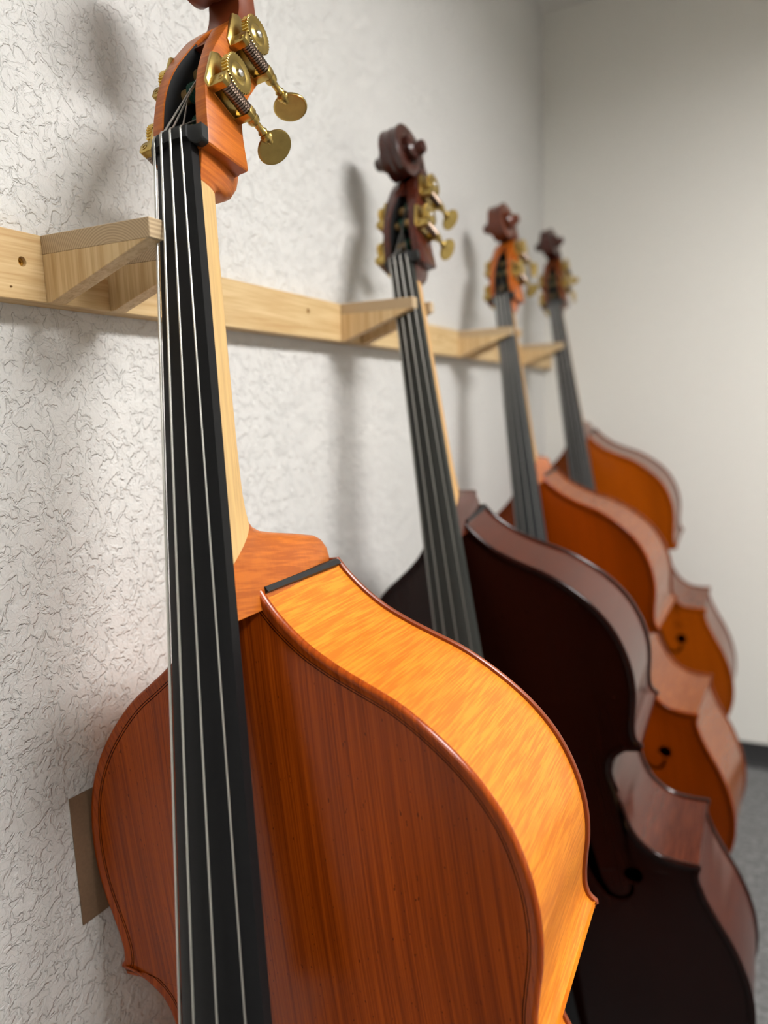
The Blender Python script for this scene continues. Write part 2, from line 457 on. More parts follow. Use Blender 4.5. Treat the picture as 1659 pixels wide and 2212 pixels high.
def double_bass(spec):
    rotv, Tn, S = spec['rot'], Vector(spec['T']), spec['S']
    delta, de, rt, rc = spec['delta'], spec['de'], spec['rt'], spec['rc']
    Lj = 0.4142 * spec['sl']
    per = spec['per']
    mt = spec['mats']
    wn, kk, tfb = 0.0408, 0.0613, 0.0108
    kk /= spec['sl']
    Rm = Matrix.Rotation(rotv[0], 3, 'Z') @ Matrix.Rotation(rotv[1], 3, 'Y') @ Matrix.Rotation(rotv[2], 3, 'X')
    cdl, sdl = math.cos(delta), math.sin(delta)
    def L(u, d, v): return Vector((u, d, -v)) * S                       # nut frame
    def PL(u, l, dep): return L(u, de + l * sdl + dep * cdl, Lj + l * cdl - dep * sdl)   # plate frame
    # end pin tip on the floor
    pin_dep = rc * 0.5
    bot = Tn + Rm @ PL(0, BL, pin_dep)
    axis = (Rm @ (PL(0, 1, 0) - PL(0, 0, 0))).normalized()
    pin_len = (bot.z) / -axis.z
    tip = bot + axis * pin_len
    tip_l = PL(0, BL, pin_dep) + (PL(0, 1, 0) - PL(0, 0, 0)).normalized() * pin_len
    root = empty('double_bass', tip, Rm)
    tag(root, spec['label'], 'double bass', 'double basses leaning on the wall rack')
    OFF = tip_l
    def b(mb, name, mat, parent=None, angle=35):
        mb.v = [p - OFF for p in mb.v]
        return mb.build(name, mat, parent or root, angle)

    D = lambda l: rt + (rc - rt) * min(max(l, 0) / 0.42, 1.0)
    # ---- outline
    h1 = catmull([(x, y, 0) for x, y in HALF], per); h2 = catmull([(x + spec.get('waist', 0.0) * math.exp(-((y - 0.515) / 0.055) ** 2), y, 0) for x, y in CB], per); h3 = catmull([(x, y, 0) for x, y in LB], per)
    half = [(p.x, p.y) for p in h1 + h2 + h3]
    half[-1] = (0.0, BL)
    n = len(half)
    # outward normals of the half outline
    def offset(e):
        out = []
        for i, (x, y) in enumerate(half):
            if i == 0: t0 = (1.0, 0.0)
            else: t0 = (x - half[i - 1][0], y - half[i - 1][1])
            if i == n - 1: t1 = (-1.0, 0.0); t0 = (-1.0, 0.0)
            else: t1 = (half[i + 1][0] - x, half[i + 1][1] - y)
            q = []
            for t in (t0, t1):
                ll = math.hypot(*t) or 1; q.append((t[1] / ll, -t[0] / ll))
            nx, ny = q[0][0] + q[1][0], q[0][1] + q[1][1]
            ll = math.hypot(nx, ny) or 1; nx /= ll; ny /= ll
            c = max(nx * q[0][0] + ny * q[0][1], 0.55)
            out.append((max(x - nx * e / c, 0.0), y - ny * e / c))
        if e > 0.006:                          # keep the inner rows in order
            m = -1
            o2 = []
            for x, y in out:
                m = max(m + 1e-5, y); o2.append((x, m))
            out = o2
            # trim crossings at the corners
        return out
    def loop(o): return o + [(-x, y) for x, y in reversed(o[:-1])]
    arch_h = spec['arch']
    def arch(u, l):
        x = abs(u) / (0.93 * interp(HS, l))
        return arch_h * interp(AL, l) * (0.5 + 0.5 * math.cos(PI * x)) if x < 1 else 0.0
    cols = spec['cols']
    def plate(sign, surf, name, mat):
        """surf(u,l,h): position for height h above the edge plane; sign only orients"""
        m = MB()
        rings = [(0.012, -0.0080, False), (0.0012, -0.0076, False), (0.0003, -0.0060, False)] + [(e, h, True) for e, h in BEAD]
        rows = []
        for e, h, up in rings:
            rows.append([surf(x, y, h + arch(x, y) * sign) for x, y in loop(offset(e))])
        m.grid(rows, cv=True)
        inner = offset(BEAD[-1][0])
        hb = BEAD[-1][1]
        g = []
        for x, y in inner[:-1]:
            g.append([surf(x * t, y, hb + arch(x * t, y) * sign) for t in [math.sin(PI / 2 * (2 * k / cols - 1)) for k in range(cols + 1)]])
        m.grid(g)
        und = offset(0.012)
        m.grid([[surf(x * t, y, -0.0080 + arch(x * t, y) * sign) for t in [math.sin(PI / 2 * (2 * k / 20 - 1)) for k in range(21)]] for x, y in und[:-1]])
        bmd = b(m, name, mat, None, 40)
        bm_ = bmesh.new(); bm_.from_mesh(bmd.data)
        bmesh.ops.remove_doubles(bm_, verts=bm_.verts, dist=2e-5)
        bmesh.ops.holes_fill(bm_, edges=[e for e in bm_.edges if e.is_boundary], sides=0)
        bmesh.ops.recalc_face_normals(bm_, faces=bm_.faces)
        bm_.to_mesh(bmd.data); bm_.free()
        bmd.data.shade_smooth(); bmd.data.set_sharp_from_angle(angle=math.radians(50))
        return bmd
    front = plate(1, lambda u, l, h: PL(u, l, -h), 'front_plate', mt['top'])
    plate(0.25, lambda u, l, h: PL(u, l, D(l) + h), 'back_plate', mt['edge'])
    # ---- purfling
    for e0 in (0.0104, 0.0127):
        m = MB()
        rows = []
        for e, dh in ((e0, 0.0), (e0 + 0.0001, 0.00025), (e0 + 0.0007, 0.00025), (e0 + 0.0008, 0.0)):
            rows.append([PL(x, y, -(interp(BEAD, e) + arch(x, y) + dh)) for x, y in loop(offset(e))])
        m.grid(rows)
        b(m, 'purfling', mt['purf'], front)
    # ---- ribs
    def ribring(e):
        return loop(offset(e))
    so = ribring(0.0045); si = ribring(0.0075)
    rows = [[], [], [], []]; uvs = [[], [], [], []]
    s = 0.0
    nd = 7
    outer = []; outuv = []
    for i, (x, y) in enumerate(so):
        if i: s += math.hypot(x - so[i - 1][0], y - so[i - 1][1])
        d0, d1 = 0.0070, D(y) - 0.0070
        outer.append([PL(x, y, d0 + (d1 - d0) * k / nd) for k in range(nd + 1)] + [PL(si[i][0], si[i][1], d1), PL(si[i][0], si[i][1], d0)])
        outuv.append([(s, d0 + (d1 - d0) * k / nd) for k in range(nd + 1)] + [(s, d1), (s, d0)])
    m = MB(); m.grid(outer, cv=True, uvs=outuv)
    b(m, 'ribs', mt['rib'], None, 40)
    # ---- ebony strip at the rib ends beside the heel
    for sg in (-1, 1):
        m = MB()
        c = [(0.0280 * sg, 0.0010), (0.0338 * sg, 0.0014), (0.0368 * sg, 0.0060), (0.0300 * sg, 0.0100)]
        m.loft([[PL(u, l, d) for u, l in c] for d in (0.0076, rt - 0.0080)])
        b(m, 'joint_strip', M_EBONY_DULL)
    # ---- f holes
    fo = spec['fh']
    fpath = [(0.064, 0.512), (0.072, 0.498), (0.088, 0.496), (0.100, 0.510), (0.104, 0.545), (0.106, 0.590), (0.112, 0.640), (0.120, 0.680), (0.134, 0.706), (0.154, 0.712), (0.170, 0.700), (0.174, 0.684)]
    fw = [0.003, 0.005, 0.006, 0.008, 0.0105, 0.0115, 0.0105, 0.008, 0.006, 0.005, 0.004, 0.003]
    cutter = MB()
    for sg in (-1, 1):
        P = catmull([(p[0], p[1], w_) for p, w_ in zip(fpath, fw)], 5)
        rings = []
        for i, p in enumerate(P):
            t = (P[min(i + 1, len(P) - 1)] - P[max(i - 1, 0)]); t.z = 0; t.normalize()
            nx, ny = t.y, -t.x
            a = (sg * (p.x + nx * p.z + fo[0]), p.y + ny * p.z + fo[1])
            c = (sg * (p.x - nx * p.z + fo[0]), p.y - ny * p.z + fo[1])
            rings.append([PL(a[0], a[1], -0.045), PL(c[0], c[1], -0.045), PL(c[0], c[1], 0.03), PL(a[0], a[1], 0.03)])
        cutter.loft(rings)
        for cx, cy, r in ((0.078, 0.522, 0.0125), (0.178, 0.668, 0.0165)):
            cutter.loft([[PL(sg * (cx + fo[0] + r * math.cos(2 * PI * k / 24)), cy + fo[1] + r * math.sin(2 * PI * k / 24), z) for k in range(24)] for z in (-0.046, 0.031)])
    cut_o = b(cutter, 'cutter', mt['top'])
    bpy.context.view_layer.update()
    md = front.modifiers.new('f_holes', 'BOOLEAN')
    md.object = cut_o; md.solver = 'EXACT'; md.use_self = True; md.use_hole_tolerant = True
    me = bpy.data.meshes.new_from_object(front.evaluated_get(bpy.context.evaluated_depsgraph_get()))
    front.modifiers.clear()
    front.data = me
    me.name = 'front_plate'
    me.set_sharp_from_angle(angle=math.radians(50))
    bpy.data.objects.remove(cut_o, do_unlink=True)
    # ---- neck: sections from the finger board bottom round the back
    hw = lambda v: (wn + kk * v) / 2
    def section(vf, db, vb, wf=1.0, pw=2.0, nseg=20, half=None):
        """closed ring: front edge at (vf, tfb), back ridge at (vb, db)"""
        ring = []
        a = (half if half else hw(vf) - 0.0006) * wf
        for k in range(nseg + 1):
            th = PI * k / nseg
            cs, sn = math.cos(th), math.sin(th)
            u = a * math.copysign(abs(cs) ** (2 / pw), cs)
            q = abs(sn) ** (2 / pw)
            ring.append(L(u, tfb + (db - tfb) * q, vf + (vb - vf) * q))
        return ring
    k_ = spec['sl']
    neck = [(0.020, 0.046, 0.024), (0.10, 0.0455, 0.10), (0.20, 0.0475, 0.195), (0.29, 0.050, 0.275), (0.345, 0.053, 0.318), (0.372, 0.0565, 0.334), (0.393, 0.061, 0.346)]
    neck = [(a * k_, d_, c * k_) for a, d_, c in neck]
    b(MB().loft([section(a, d_, c, 1.0, 2.3) for a, d_, c in neck]), 'neck', mt['neck'])
    D0 = de + rt - 0.002
    zj = (Lj - 0.4142)
    heel = [(0.393, 0.061, 0.346, 2.3), (0.401, 0.068, 0.3535, 2.4), (0.409, 0.082, 0.3585, 2.6), (0.417, 0.108, 0.360, 2.9), (0.424, 0.140, 0.3605, 3.2), (0.430, D0 - 0.022, 0.362, 3.4),
            (0.4345, D0 - 0.008, 0.366, 3.4), (0.438, D0 + 0.003, 0.374, 3.3), (0.4405, D0 + 0.008, 0.385, 3.2), (0.442, D0 + 0.008, 0.408, 3.2)]
    b(MB().loft([section(a + zj, d_, c + zj, 1.0, pw, 24) for a, d_, c, pw in heel]), 'heel', mt['heel'])
    # ---- volute of the neck under the peg box
    vol = [(0.034, 0.0452, 0.036, 2.3, None), (0.030, 0.047, 0.030, 2.3, 0.0212), (0.026, 0.053, 0.0285, 2.3, 0.0216), (0.021, 0.064, 0.0275, 2.2, 0.0222), (0.015, 0.076, 0.020, 2.2, 0.023), (0.008, 0.085, 0.008, 2.2, 0.0236), (0.002, 0.089, -0.004, 2.2, 0.024), (-0.002, 0.088, -0.02, 2.2, 0.024)]
    b(MB().loft([section(a, d_, c, 1.0, pw, 20, hh) for a, d_, c, pw, hh in vol]), 'neck_volute', mt['heel'])
    # ---- peg box
    FE = [(-0.178, 0.0840), (-0.165, 0.0715), (-0.155, 0.0625), (-0.147, 0.0565), (-0.12, 0.0384), (-0.1, 0.0270), (-0.08, 0.0183), (-0.06, 0.0128), (-0.04, 0.0101), (-0.02, 0.0092), (0.004, 0.0086)]
    BE = [(-0.215, 0.119), (-0.18, 0.1225), (-0.15, 0.117), (-0.12, 0.107), (-0.10, 0.094), (-0.08, 0.080), (-0.065, 0.0715), (-0.0527, 0.0668), (-0.04, 0.0650), (-0.0285, 0.0648), (-0.002, 0.0681), (0.004, 0.0685)]
    UO = [(-0.2, 0.0230), (-0.178, 0.0240), (-0.165, 0.0262), (-0.15, 0.0290), (-0.12, 0.0309), (-0.08, 0.0313), (-0.06, 0.0317), (-0.04, 0.033), (-0.02, 0.034), (0.004, 0.0345)]
    UI = [(-0.178, 0.001), (-0.16, 0.003), (-0.14, 0.008), (-0.12, 0.0119), (-0.1, 0.0158), (-0.08, 0.0179), (-0.06, 0.0191), (-0.04, 0.0199), (-0.02, 0.0204), (0.004, 0.0204)]
    vs = [0.004, 0.0025, -0.004, -0.012] + [-0.018 - 0.005 * k for k in range(31)]
    for sg in (-1, 1):
        m = MB(); rings = []
        for i, v in enumerate(vs):
            ui, uo, f, bk = interp(UI, v), interp(UO, v), interp(FE, v), interp(BE, v)
            if i == 0: uo -= 0.0012; f += 0.0008; bk -= 0.0012
            r = 0.0016
            rings.append([L(sg * ui, f + 0.0006, v), L(sg * (ui + 0.0008), f, v), L(sg * (uo - r), f, v), L(sg * (uo - 0.0005), f + 0.0005, v), L(sg * uo, f + r, v),
                          L(sg * uo, bk - r, v), L(sg * (uo - 0.0005), bk - 0.0005, v), L(sg * (uo - r), bk, v), L(sg * (ui - 0.001), bk, v)])
        m.loft(rings)
        b(m, 'pegbox_cheek', mt['cheek'], None, 30)
    # back wall and black inside
    m = MB(); rings = []
    for v in vs[:-5]:
        ui, bk = interp(UI, v) + 0.002, interp(BE, v)
        rings.append([L(-ui, bk - 0.014, v), L(-ui, bk + 0.0002, v), L(ui, bk + 0.0002, v), L(ui, bk - 0.014, v)])
    m.loft(rings); b(m, 'pegbox_back', mt['cheek'], None, 30)
    m = MB(); rings = []
    for v in vs[1:-6]:
        ui, bk, f = interp(UI, v) - 0.0002, interp(BE, v), interp(FE, v)
        r0 = []
        for u, d_ in ((-ui - 0.0006, f + 0.0012), (-ui, f + 0.0012), (-ui + 0.0016, bk - 0.018), (0, bk - 0.0175), (ui - 0.0016, bk - 0.018), (ui, f + 0.0012), (ui + 0.0006, f + 0.0012), (ui + 0.0006, bk - 0.0135), (-ui - 0.0006, bk - 0.0135)):
            r0.append(L(u, d_, v))
        rings.append(r0)
    m.loft(rings); b(m, 'pegbox_lining', M_LINING, None, 30)
    # ---- scroll: a winding band whose turns widen to the eye
    sc_c = spec['scroll']
    cx, cy = sc_c
    m = MB(); rings = []
    NT_ = 96 if spec['fine'] else 64
    turns = 2.35
    def spiral(th):                 # th in turns from the back of the peg box
        k = th / turns
        RO = [(0, 0.058), (0.25, 0.0505), (0.5, 0.0460), (0.75, 0.0430), (1.0, 0.0345), (1.25, 0.0290), (1.5, 0.0240), (2.0, 0.0160), (2.35, 0.0118)]
        ro = interp(RO, th)
        thick = ro - interp(RO, th + 1) + 0.003 if th < 1.3 else ro
        half = interp([(0, 0.0222), (0.12, 0.0200), (0.3, 0.0205), (0.45, 0.0255), (0.64, 0.0335), (0.85, 0.0415), (1.0, 0.0450)], k)
        return ro, thick, half
    lead = [(-0.128, 0), (-0.150, 0), (-0.172, 0)]
    for i in range(NT_ + 1):
        th = turns * i / NT_
        a = 0.10 * PI - 2 * PI * th
        ro, thick, half = spiral(th)
        if i == 0 or th < 0.03: pass
        ca, sa = math.cos(a), math.sin(a)
        ri = max(ro - thick, 0.0005)
        md = (ro + ri) / 2; hr = (ro - ri) / 2
        ring = []
        for (x, y) in ((-1, -0.55), (-0.86, -1), (-0.35, -0.93), (0, -0.9), (0.35, -0.93), (0.86, -1), (1, -0.55), (1, 0.55), (0.86, 1), (0.62, 0.97), (0.3, 0.80), (0, 0.97), (-0.3, 0.80), (-0.62, 0.97), (-0.86, 1), (-1, 0.55)):
            rr = md + hr * y
            ring.append(L(x * half, cx + rr * ca, cy + rr * sa))
        rings.append(ring)
    m.loft(rings)
    # blend from the peg box into the first turn
    rings = []
    v_end = cy + 0.058 * math.sin(0.10 * PI) - 0.002
    d_end = cx + 0.058 * math.cos(0.10 * PI)
    for k in range(13):
        t = k / 12
        v = -0.132 + (v_end + 0.132) * t
        w_ = -0.132 - v
        f = interp([(0, 0.0495), (0.018, 0.0635), (0.033, 0.0770), (0.048, 0.0860), (0.068, 0.0905), (0.09, 0.0915)], w_)
        bk = interp([(0, 0.1125), (0.018, 0.1172), (0.033, 0.1196), (0.048, 0.1210), (0.068, 0.1205), (0.09, 0.1185)], w_)
        q = max(0.0, (t - 0.55) / 0.45)
        f += (d_end - 0.0255 - f) * q; bk += (d_end - bk) * q
        hh = interp([(0, 0.0300), (0.018, 0.0288), (0.033, 0.0258), (0.048, 0.0236), (0.068, 0.0224)], w_)
        md, hr = (f + bk) / 2, (bk - f) / 2
        ring = []
        for (x, y) in ((-1, -0.75), (-0.88, -1), (-0.35, -1), (0, -1), (0.35, -1), (0.88, -1), (1, -0.75), (1, 0.75), (0.94, 1), (0.62, 0.99), (0.3, 0.92), (0, 0.99), (-0.3, 0.92), (-0.62, 0.99), (-0.94, 1), (-1, 0.75)):
            ring.append(L(x * hh, md + hr * y, v))
        rings.append(ring)
    m.loft(rings)
    # eyes
    ro, thick, half = spiral(turns)
    for sg in (-1, 1):
        F = frame(L(0, cx, cy), (0, 1, 0), (0, 0, 1), (sg, 0, 0))
        m.lathe([(0.0118 * S, 0.0), (0.0118 * S, half * S), (0.0098 * S, (half + 0.003) * S), (0.005 * S, (half + 0.0045) * S), (0.0003, (half + 0.005) * S)], F, 20)
    b(m, 'scroll', mt['scroll'], None, 38)
    # ---- nut with ears
    m = MB(); rings = []
    prof = []
    for k in range(13):
        u = -0.0204 + 0.0408 * k / 12
        prof.append((u, -0.0052 - 0.0042 * math.cos(u / 0.0204 * 1.25)))
    for v, dd in ((-0.0125, 0.0026), (-0.0118, 0.0012), (-0.008, 0.0002), (-0.003, 0.0), (0.0, 0.0004)):
        rings.append([L(u, d_ + dd, v) for u, d_ in prof] + [L(0.0204, 0.010, v), L(-0.0204, 0.010, v)])
    m.loft(rings)
    for sg in (-1, 1):
        rings = []
        for t in (0, 0.06, 0.25, 0.5, 0.75, 0.94, 1.0):
            u = 0.0196 + (0.0150 if sg > 0 else 0.0115) * t
            sag = -0.0038 + 0.0026 * math.sin(PI * t) + 0.0030 * t + (0.0 if sg > 0 else 0.0045 * t)
            lo = 0.0015 + 0.0040 * math.sin(PI * t * 0.9)
            e = 0.0008 if t in (0, 1.0) else 0.0
            rings.append([L(sg * u, sag + e, -0.0122 + e), L(sg * u, sag - 0.0006 + e, -0.0112 + e), L(sg * u, sag - 0.0004 + e, lo - 0.0012 - e), L(sg * u, sag + 0.0008 + e, lo - e), L(sg * u, 0.0092 - e, lo - e), L(sg * u, 0.0092 - e, -0.0122 + e)])
        m.loft(rings)
    b(m, 'nut', M_EBONY_DULL, None, 35)
    # ---- finger board
    FBL = 0.855 * k_
    m = MB(); rings = []
    for i in range(25):
        v = FBL * i / 24
        a = hw(v)
        Rr = 0.072
        ring = []
        for k in range(15):
            u = -a + 2 * a * k / 14
            ring.append(L(u, -(math.sqrt(Rr * Rr - u * u) - math.sqrt(Rr * Rr - a * a)), v))
        ring += [L(a - 0.0002, tfb, v), L(a * 0.5, tfb, v), L(0, tfb, v), L(-a * 0.5, tfb, v), L(-a + 0.0002, tfb, v)]
        rings.append(ring)
    m.loft(rings)
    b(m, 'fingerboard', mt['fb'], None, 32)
    # ---- tuning machines: gear centres in (d, v)
    def machine(sg, gd, gv, ang):
        A = Vector((0, 0.95, -0.312)).normalized()       # along the worm, backwards and down
        B = Vector((0, 0.312, 0.95)).normalized()        # from worm to gear
        U = Vector((sg, 0, 0))
        uo = interp(UO, gv)
        G = Vector((0, gd, -gv))                        # gear axis
        Wc = G - B * 0.0245 + A * 0.0045                             # worm axis at u = uo + .016
        def fr(u, p, x, y, z): return frame((p + U * u) * S, x, y, z)
        m = MB()
        Fp = frame((G + U * uo) * S, A, B, U)
        c_ = 0.006
        poly = [(-0.024 + c_, -0.031), (0.020, -0.031), (0.024, -0.027), (0.024, 0.010), (0.016, 0.017), (-0.016, 0.017), (-0.024, 0.010), (-0.024, -0.031 + c_)]
        poly = [(p * S, q * S) for p, q in poly]
        m.prism(poly, -0.0004 * S, 0.0030 * S, lambda p, q, r: (p, q, r), 0.0006 * S, 2, Fp)
        plate_o = b(m, 'machine_plate', M_BRASS)
        # screws in the plate
        for p, q in ((-0.013, -0.0135), (0.010, -0.0135), (0.0, 0.0145)):
            m = MB()
            m.lathe([(0.0026 * S, 0.0028 * S), (0.0024 * S, 0.0040 * S), (0.0012 * S, 0.0047 * S), (0.0001, 0.0049 * S)], Fp @ Matrix.Translation((p * S, q * S, 0)), 12)
            b(m, 'plate_screw', M_STEEL, plate_o)
        # gear wheel with teeth
        m = MB(); N = 36 if spec['fine'] else 24
        rg = []
        steps = N * 4
        z0, z1 = 0.0110, 0.0190
        def circ(r, z): return [(r * math.cos(2 * PI * k / steps) * S, r * math.sin(2 * PI * k / steps) * S, z * S) for k in range(steps)]
        def teeth(r, z, tw): return [((r if k % 4 < 2 else r - tw) * math.cos(2 * PI * k / steps) * S, (r if k % 4 < 2 else r - tw) * math.sin(2 * PI * k / steps) * S, z * S) for k in range(steps)]
        rg = [circ(0.004, z0), circ(0.0165, z0), teeth(0.0188, z0 + 0.0004, 0.0018), teeth(0.0182, (z0 + z1) / 2, 0.0018), teeth(0.0190, z1 - 0.0004, 0.0018), circ(0.0172, z1), circ(0.0140, z1 - 0.0002), circ(0.0105, z1 - 0.0009), circ(0.0075, z1 + 0.0005), circ(0.0055, z1 + 0.0006), circ(0.003, z1 + 0.0003)]
        m.loft(rg, True, Fp)
        m.lathe([(0.0060 * S, 0.001 * S), (0.0060 * S, 0.0114 * S)], Fp, 20)
        gear = b(m, 'gear_wheel', M_BRASS_P, plate_o, 30)
        m = MB()
        m.lathe([(0.0038 * S, (z1 + 0.0002) * S), (0.0037 * S, (z1 + 0.0016) * S), (0.0022 * S, (z1 + 0.0026) * S), (0.0001, (z1 + 0.003) * S)], Fp, 16)
        b(m, 'gear_screw', M_STEEL, plate_o)
        # worm
        Fw = frame((Wc + U * (uo + 0.0150)) * S, B, U, A)
        prof = []
        for k in range(0, 45):
            z = -0.0155 + 0.031 * k / 44
            prof.append(((0.0070 - 0.0012 * (0.5 + 0.5 * math.cos(PI * k / 2 + 0.2))) * S, z * S))
        m = MB(); m.lathe(prof, Fw, 18)
        b(m, 'worm', M_WORM, plate_o, 20)
        # bearing blocks
        for z, ww in ((-0.0195, 0.0038), (0.0195, 0.0040)):
            m = MB()
            poly = [(-0.0066, -0.0140), (0.0066, -0.0140), (0.0066, 0.0030), (0.0040, 0.0062), (-0.0040, 0.0062), (-0.0066, 0.0030)]
            m.prism([(p * S, q * S) for p, q in poly], (z - ww) * S, (z + ww) * S, lambda p, q, r: (p, q, r), 0.0006 * S, 2, Fw)
            if z < 0:
                m.lathe([(0.0030 * S, (z - ww) * S), (0.0030 * S, (z - ww - 0.0006) * S), (0.0016 * S, (z - ww - 0.0006) * S), (0.0014 * S, (z - ww + 0.0004) * S)], Fw, 16)
            b(m, 'bearing_block', M_BRASS, plate_o, 30)
        # shaft with turned beads
        pr = [(0.0050, 0.0235), (0.0062, 0.0240), (0.0066, 0.0285), (0.0056, 0.0310), (0.0036, 0.0325), (0.0034, 0.0405), (0.0042, 0.0420), (0.0052, 0.0435), (0.0042, 0.0450), (0.0040, 0.0460), (0.0060, 0.0475), (0.0066, 0.0500), (0.0058, 0.0525), (0.0040, 0.0540), (0.0034, 0.0575)]
        m = MB(); m.lathe([(r * S, z * S) for r, z in pr], Fw, 18)
        b(m, 'shaft', M_BRASS, plate_o, 30)
        # flat key turned about the shaft
        ca, sa = math.cos(ang), math.sin(ang)
        Kx = B * ca + U * sa; Kn = (U * ca - B * sa)
        Fk = frame((Wc + U * (uo + 0.0150) + A * 0.0640) * S, A, Kx, Kn)
        m = MB()
        rings = []
        for q, z in ((0.90, -0.0018), (0.975, -0.0016), (1.0, -0.0008), (1.0, 0.0008), (0.975, 0.0016), (0.90, 0.0018)):
            rings.append([(0.0165 * q * math.cos(2 * PI * k / 32) * S, 0.0190 * q * math.sin(2 * PI * k / 32) * S, z * S) for k in range(32)])
        m.loft(rings, True, Fk)
        b(m, 'key', M_BRASS, plate_o, 30)
        # roller across the box
        m = MB()
        Fr = frame(G * S, A, B, (1, 0, 0))
        m.lathe([(0.0072 * S, -(uo - 0.003) * S), (0.0072 * S, (uo - 0.003) * S)], Fr, 18)
        roller = b(m, 'roller', M_ROLLER, plate_o, 30)
        # wound string end
        m = MB()
        u0 = sg * -0.004
        pts = []
        for k in range(49):
            a = 2 * PI * k / 12
            pts.append((G + Vector((u0 + 0.009 * (k / 48 - 0.5), 0, 0)) + (A * math.cos(a) + B * math.sin(a)) * 0.0088) * S)
        m.tube(pts, 0.0017 * S, 6)
        b(m, 'silk_winding', M_SILK, plate_o)
        return G
    GR = [(1, 0.0418, -0.0779), (1, 0.0808, -0.1440), (-1, 0.0385, -0.0400), (-1, 0.0580, -0.1080)]
    keys = spec['keys']
    gs = [machine(sg, gd, gv, keys[k]) for k, (sg, gd, gv) in enumerate(GR)]
    # ---- strings
    order = [2, 3, 1, 0]
    sp = [(-0.0152, -0.0090), (-0.0045, -0.0114), (0.0064, -0.0114), (0.0172, -0.0094)]
    se = [(-0.0330, -0.0140), (-0.0098, -0.0228), (0.0148, -0.0228), (0.0371, -0.0150)]
    for k in range(4):
        (u0, d0), (u1, d1) = sp[k], se[k]
        g = GR[order[k]]
        r = (0.00135, 0.00115, 0.00095, 0.00080)[k]
        vb = 1.06 * k_
        uB, dB = u0 + (u1 - u0) * vb / (0.76 * k_), d0 + (d1 - d0) * vb / (0.76 * k_)
        gu = -0.004 * g[0] * 1.0
        pts = [Vector((gu, g[1] - 0.0088, -g[2] - 0.0)), Vector((u0 * 0.97 + gu * 0.03, d0 + 0.0050, 0.0125)), Vector((u0, d0 + 0.0012, 0.0098)), Vector((u0, d0 - 0.0001, 0.0070)), Vector((u0, d0, 0.003))]
        for i in range(1, 10):
            t = i / 9
            pts.append(Vector((u0 + (uB - u0) * t, d0 + (dB - d0) * t, -vb * t)))
        tail = (PL(uB * 0.55, 0.86, -0.058 - arch_h * 0) / S)
        pts.append(tail)
        m = MB(); m.tube([p * S for p in pts], r * S, 8)
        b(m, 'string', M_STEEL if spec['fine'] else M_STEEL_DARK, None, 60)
    # ---- bridge, tail piece, saddle, end pin
    lb = None
    vb = 1.06 * k_
    # plate coordinate of the string line at the bridge
    q = Vector((0, d0 + (d1 - d0) * 1.4 + 0.002, 0))
    bl = (vb - Lj) / cdl
    top_dep = (d0 + (d1 - d0) * vb / (0.76 * k_) - de - bl * sdl) * cdl
    base_dep = -(arch(0, bl) - 0.0031)
    hgt = base_dep - top_dep
    m = MB()
    poly = [(-0.068, 0.0), (-0.030, 0.0), (-0.024, 0.022), (0.024, 0.022), (0.030, 0.0), (0.068, 0.0), (0.064, 0.012), (0.046, 0.035), (0.058, 0.070), (0.048, hgt * 0.97), (0.025, hgt * 1.02), (0, hgt * 1.035), (-0.025, hgt * 1.02), (-0.048, hgt * 0.97), (-0.058, 0.070), (-0.046, 0.035), (-0.064, 0.012)]
    pb = lambda p, h, r: PL(p, bl + r, -(arch(p, bl) - 0.0031) - h) if h < 0.03 else PL(p, bl + r, base_dep - h)
    m.prism(poly, -0.008, 0.006, pb, 0.0)
    b(m, 'bridge', M_BRIDGE, None, 25)
    m = MB(); rings = []
    for l, hwid, dep in ((0.845, 0.040, -0.066), (0.85, 0.042, -0.067), (0.95, 0.034, -0.052), (1.06, 0.024, -0.030), (1.075, 0.022, -0.027)):
        rings.append([PL(-hwid, l, dep + 0.010), PL(-hwid * 0.6, l, dep + 0.002), PL(0, l, dep - 0.001), PL(hwid * 0.6, l, dep + 0.002), PL(hwid, l, dep + 0.010), PL(0, l, dep + 0.012)])
    m.loft(rings)
    b(m, 'tailpiece', M_EBONY)
    m = MB()
    for sg in (-1, 1):
        m.tube([PL(sg * 0.010, 1.07, -0.022), PL(sg * 0.010, 1.104, -0.004), PL(sg * 0.008, 1.110, 0.010), PL(sg * 0.004, 1.110, pin_dep)], 0.0018 * S, 6)
    b(m, 'tail_wire', M_STEEL)
    b(MB().loft([[PL(-0.03, l, 0.004), PL(-0.03, l, -0.0055), PL(0.03, l, -0.0055), PL(0.03, l, 0.004)] for l in (1.092, 1.107)]), 'saddle', M_EBONY)
    Fz = frame(PL(0, BL - 0.006, pin_dep), (1, 0, 0), (PL(0, 0, 1) - PL(0, 0, 0)).normalized(), (PL(0, 1, 0) - PL(0, 0, 0)).normalized())
    m = MB(); m.lathe([(0.024, 0.0), (0.024, 0.012), (0.020, 0.020), (0.013, 0.024), (0.013, 0.040), (0.0052, 0.041), (0.0052, pin_len - 0.010), (0.0050, pin_len - 0.006)], Fz, 20)
    pin = b(m, 'endpin', M_STEEL)
    m = MB(); m.lathe([(0.0052, pin_len - 0.022), (0.011, pin_len - 0.020), (0.0125, pin_len - 0.008), (0.011, pin_len + 0.004), (0.006, pin_len + 0.006)], Fz, 16)
    b(m, 'rubber_foot', M_BASE, pin)
    return root

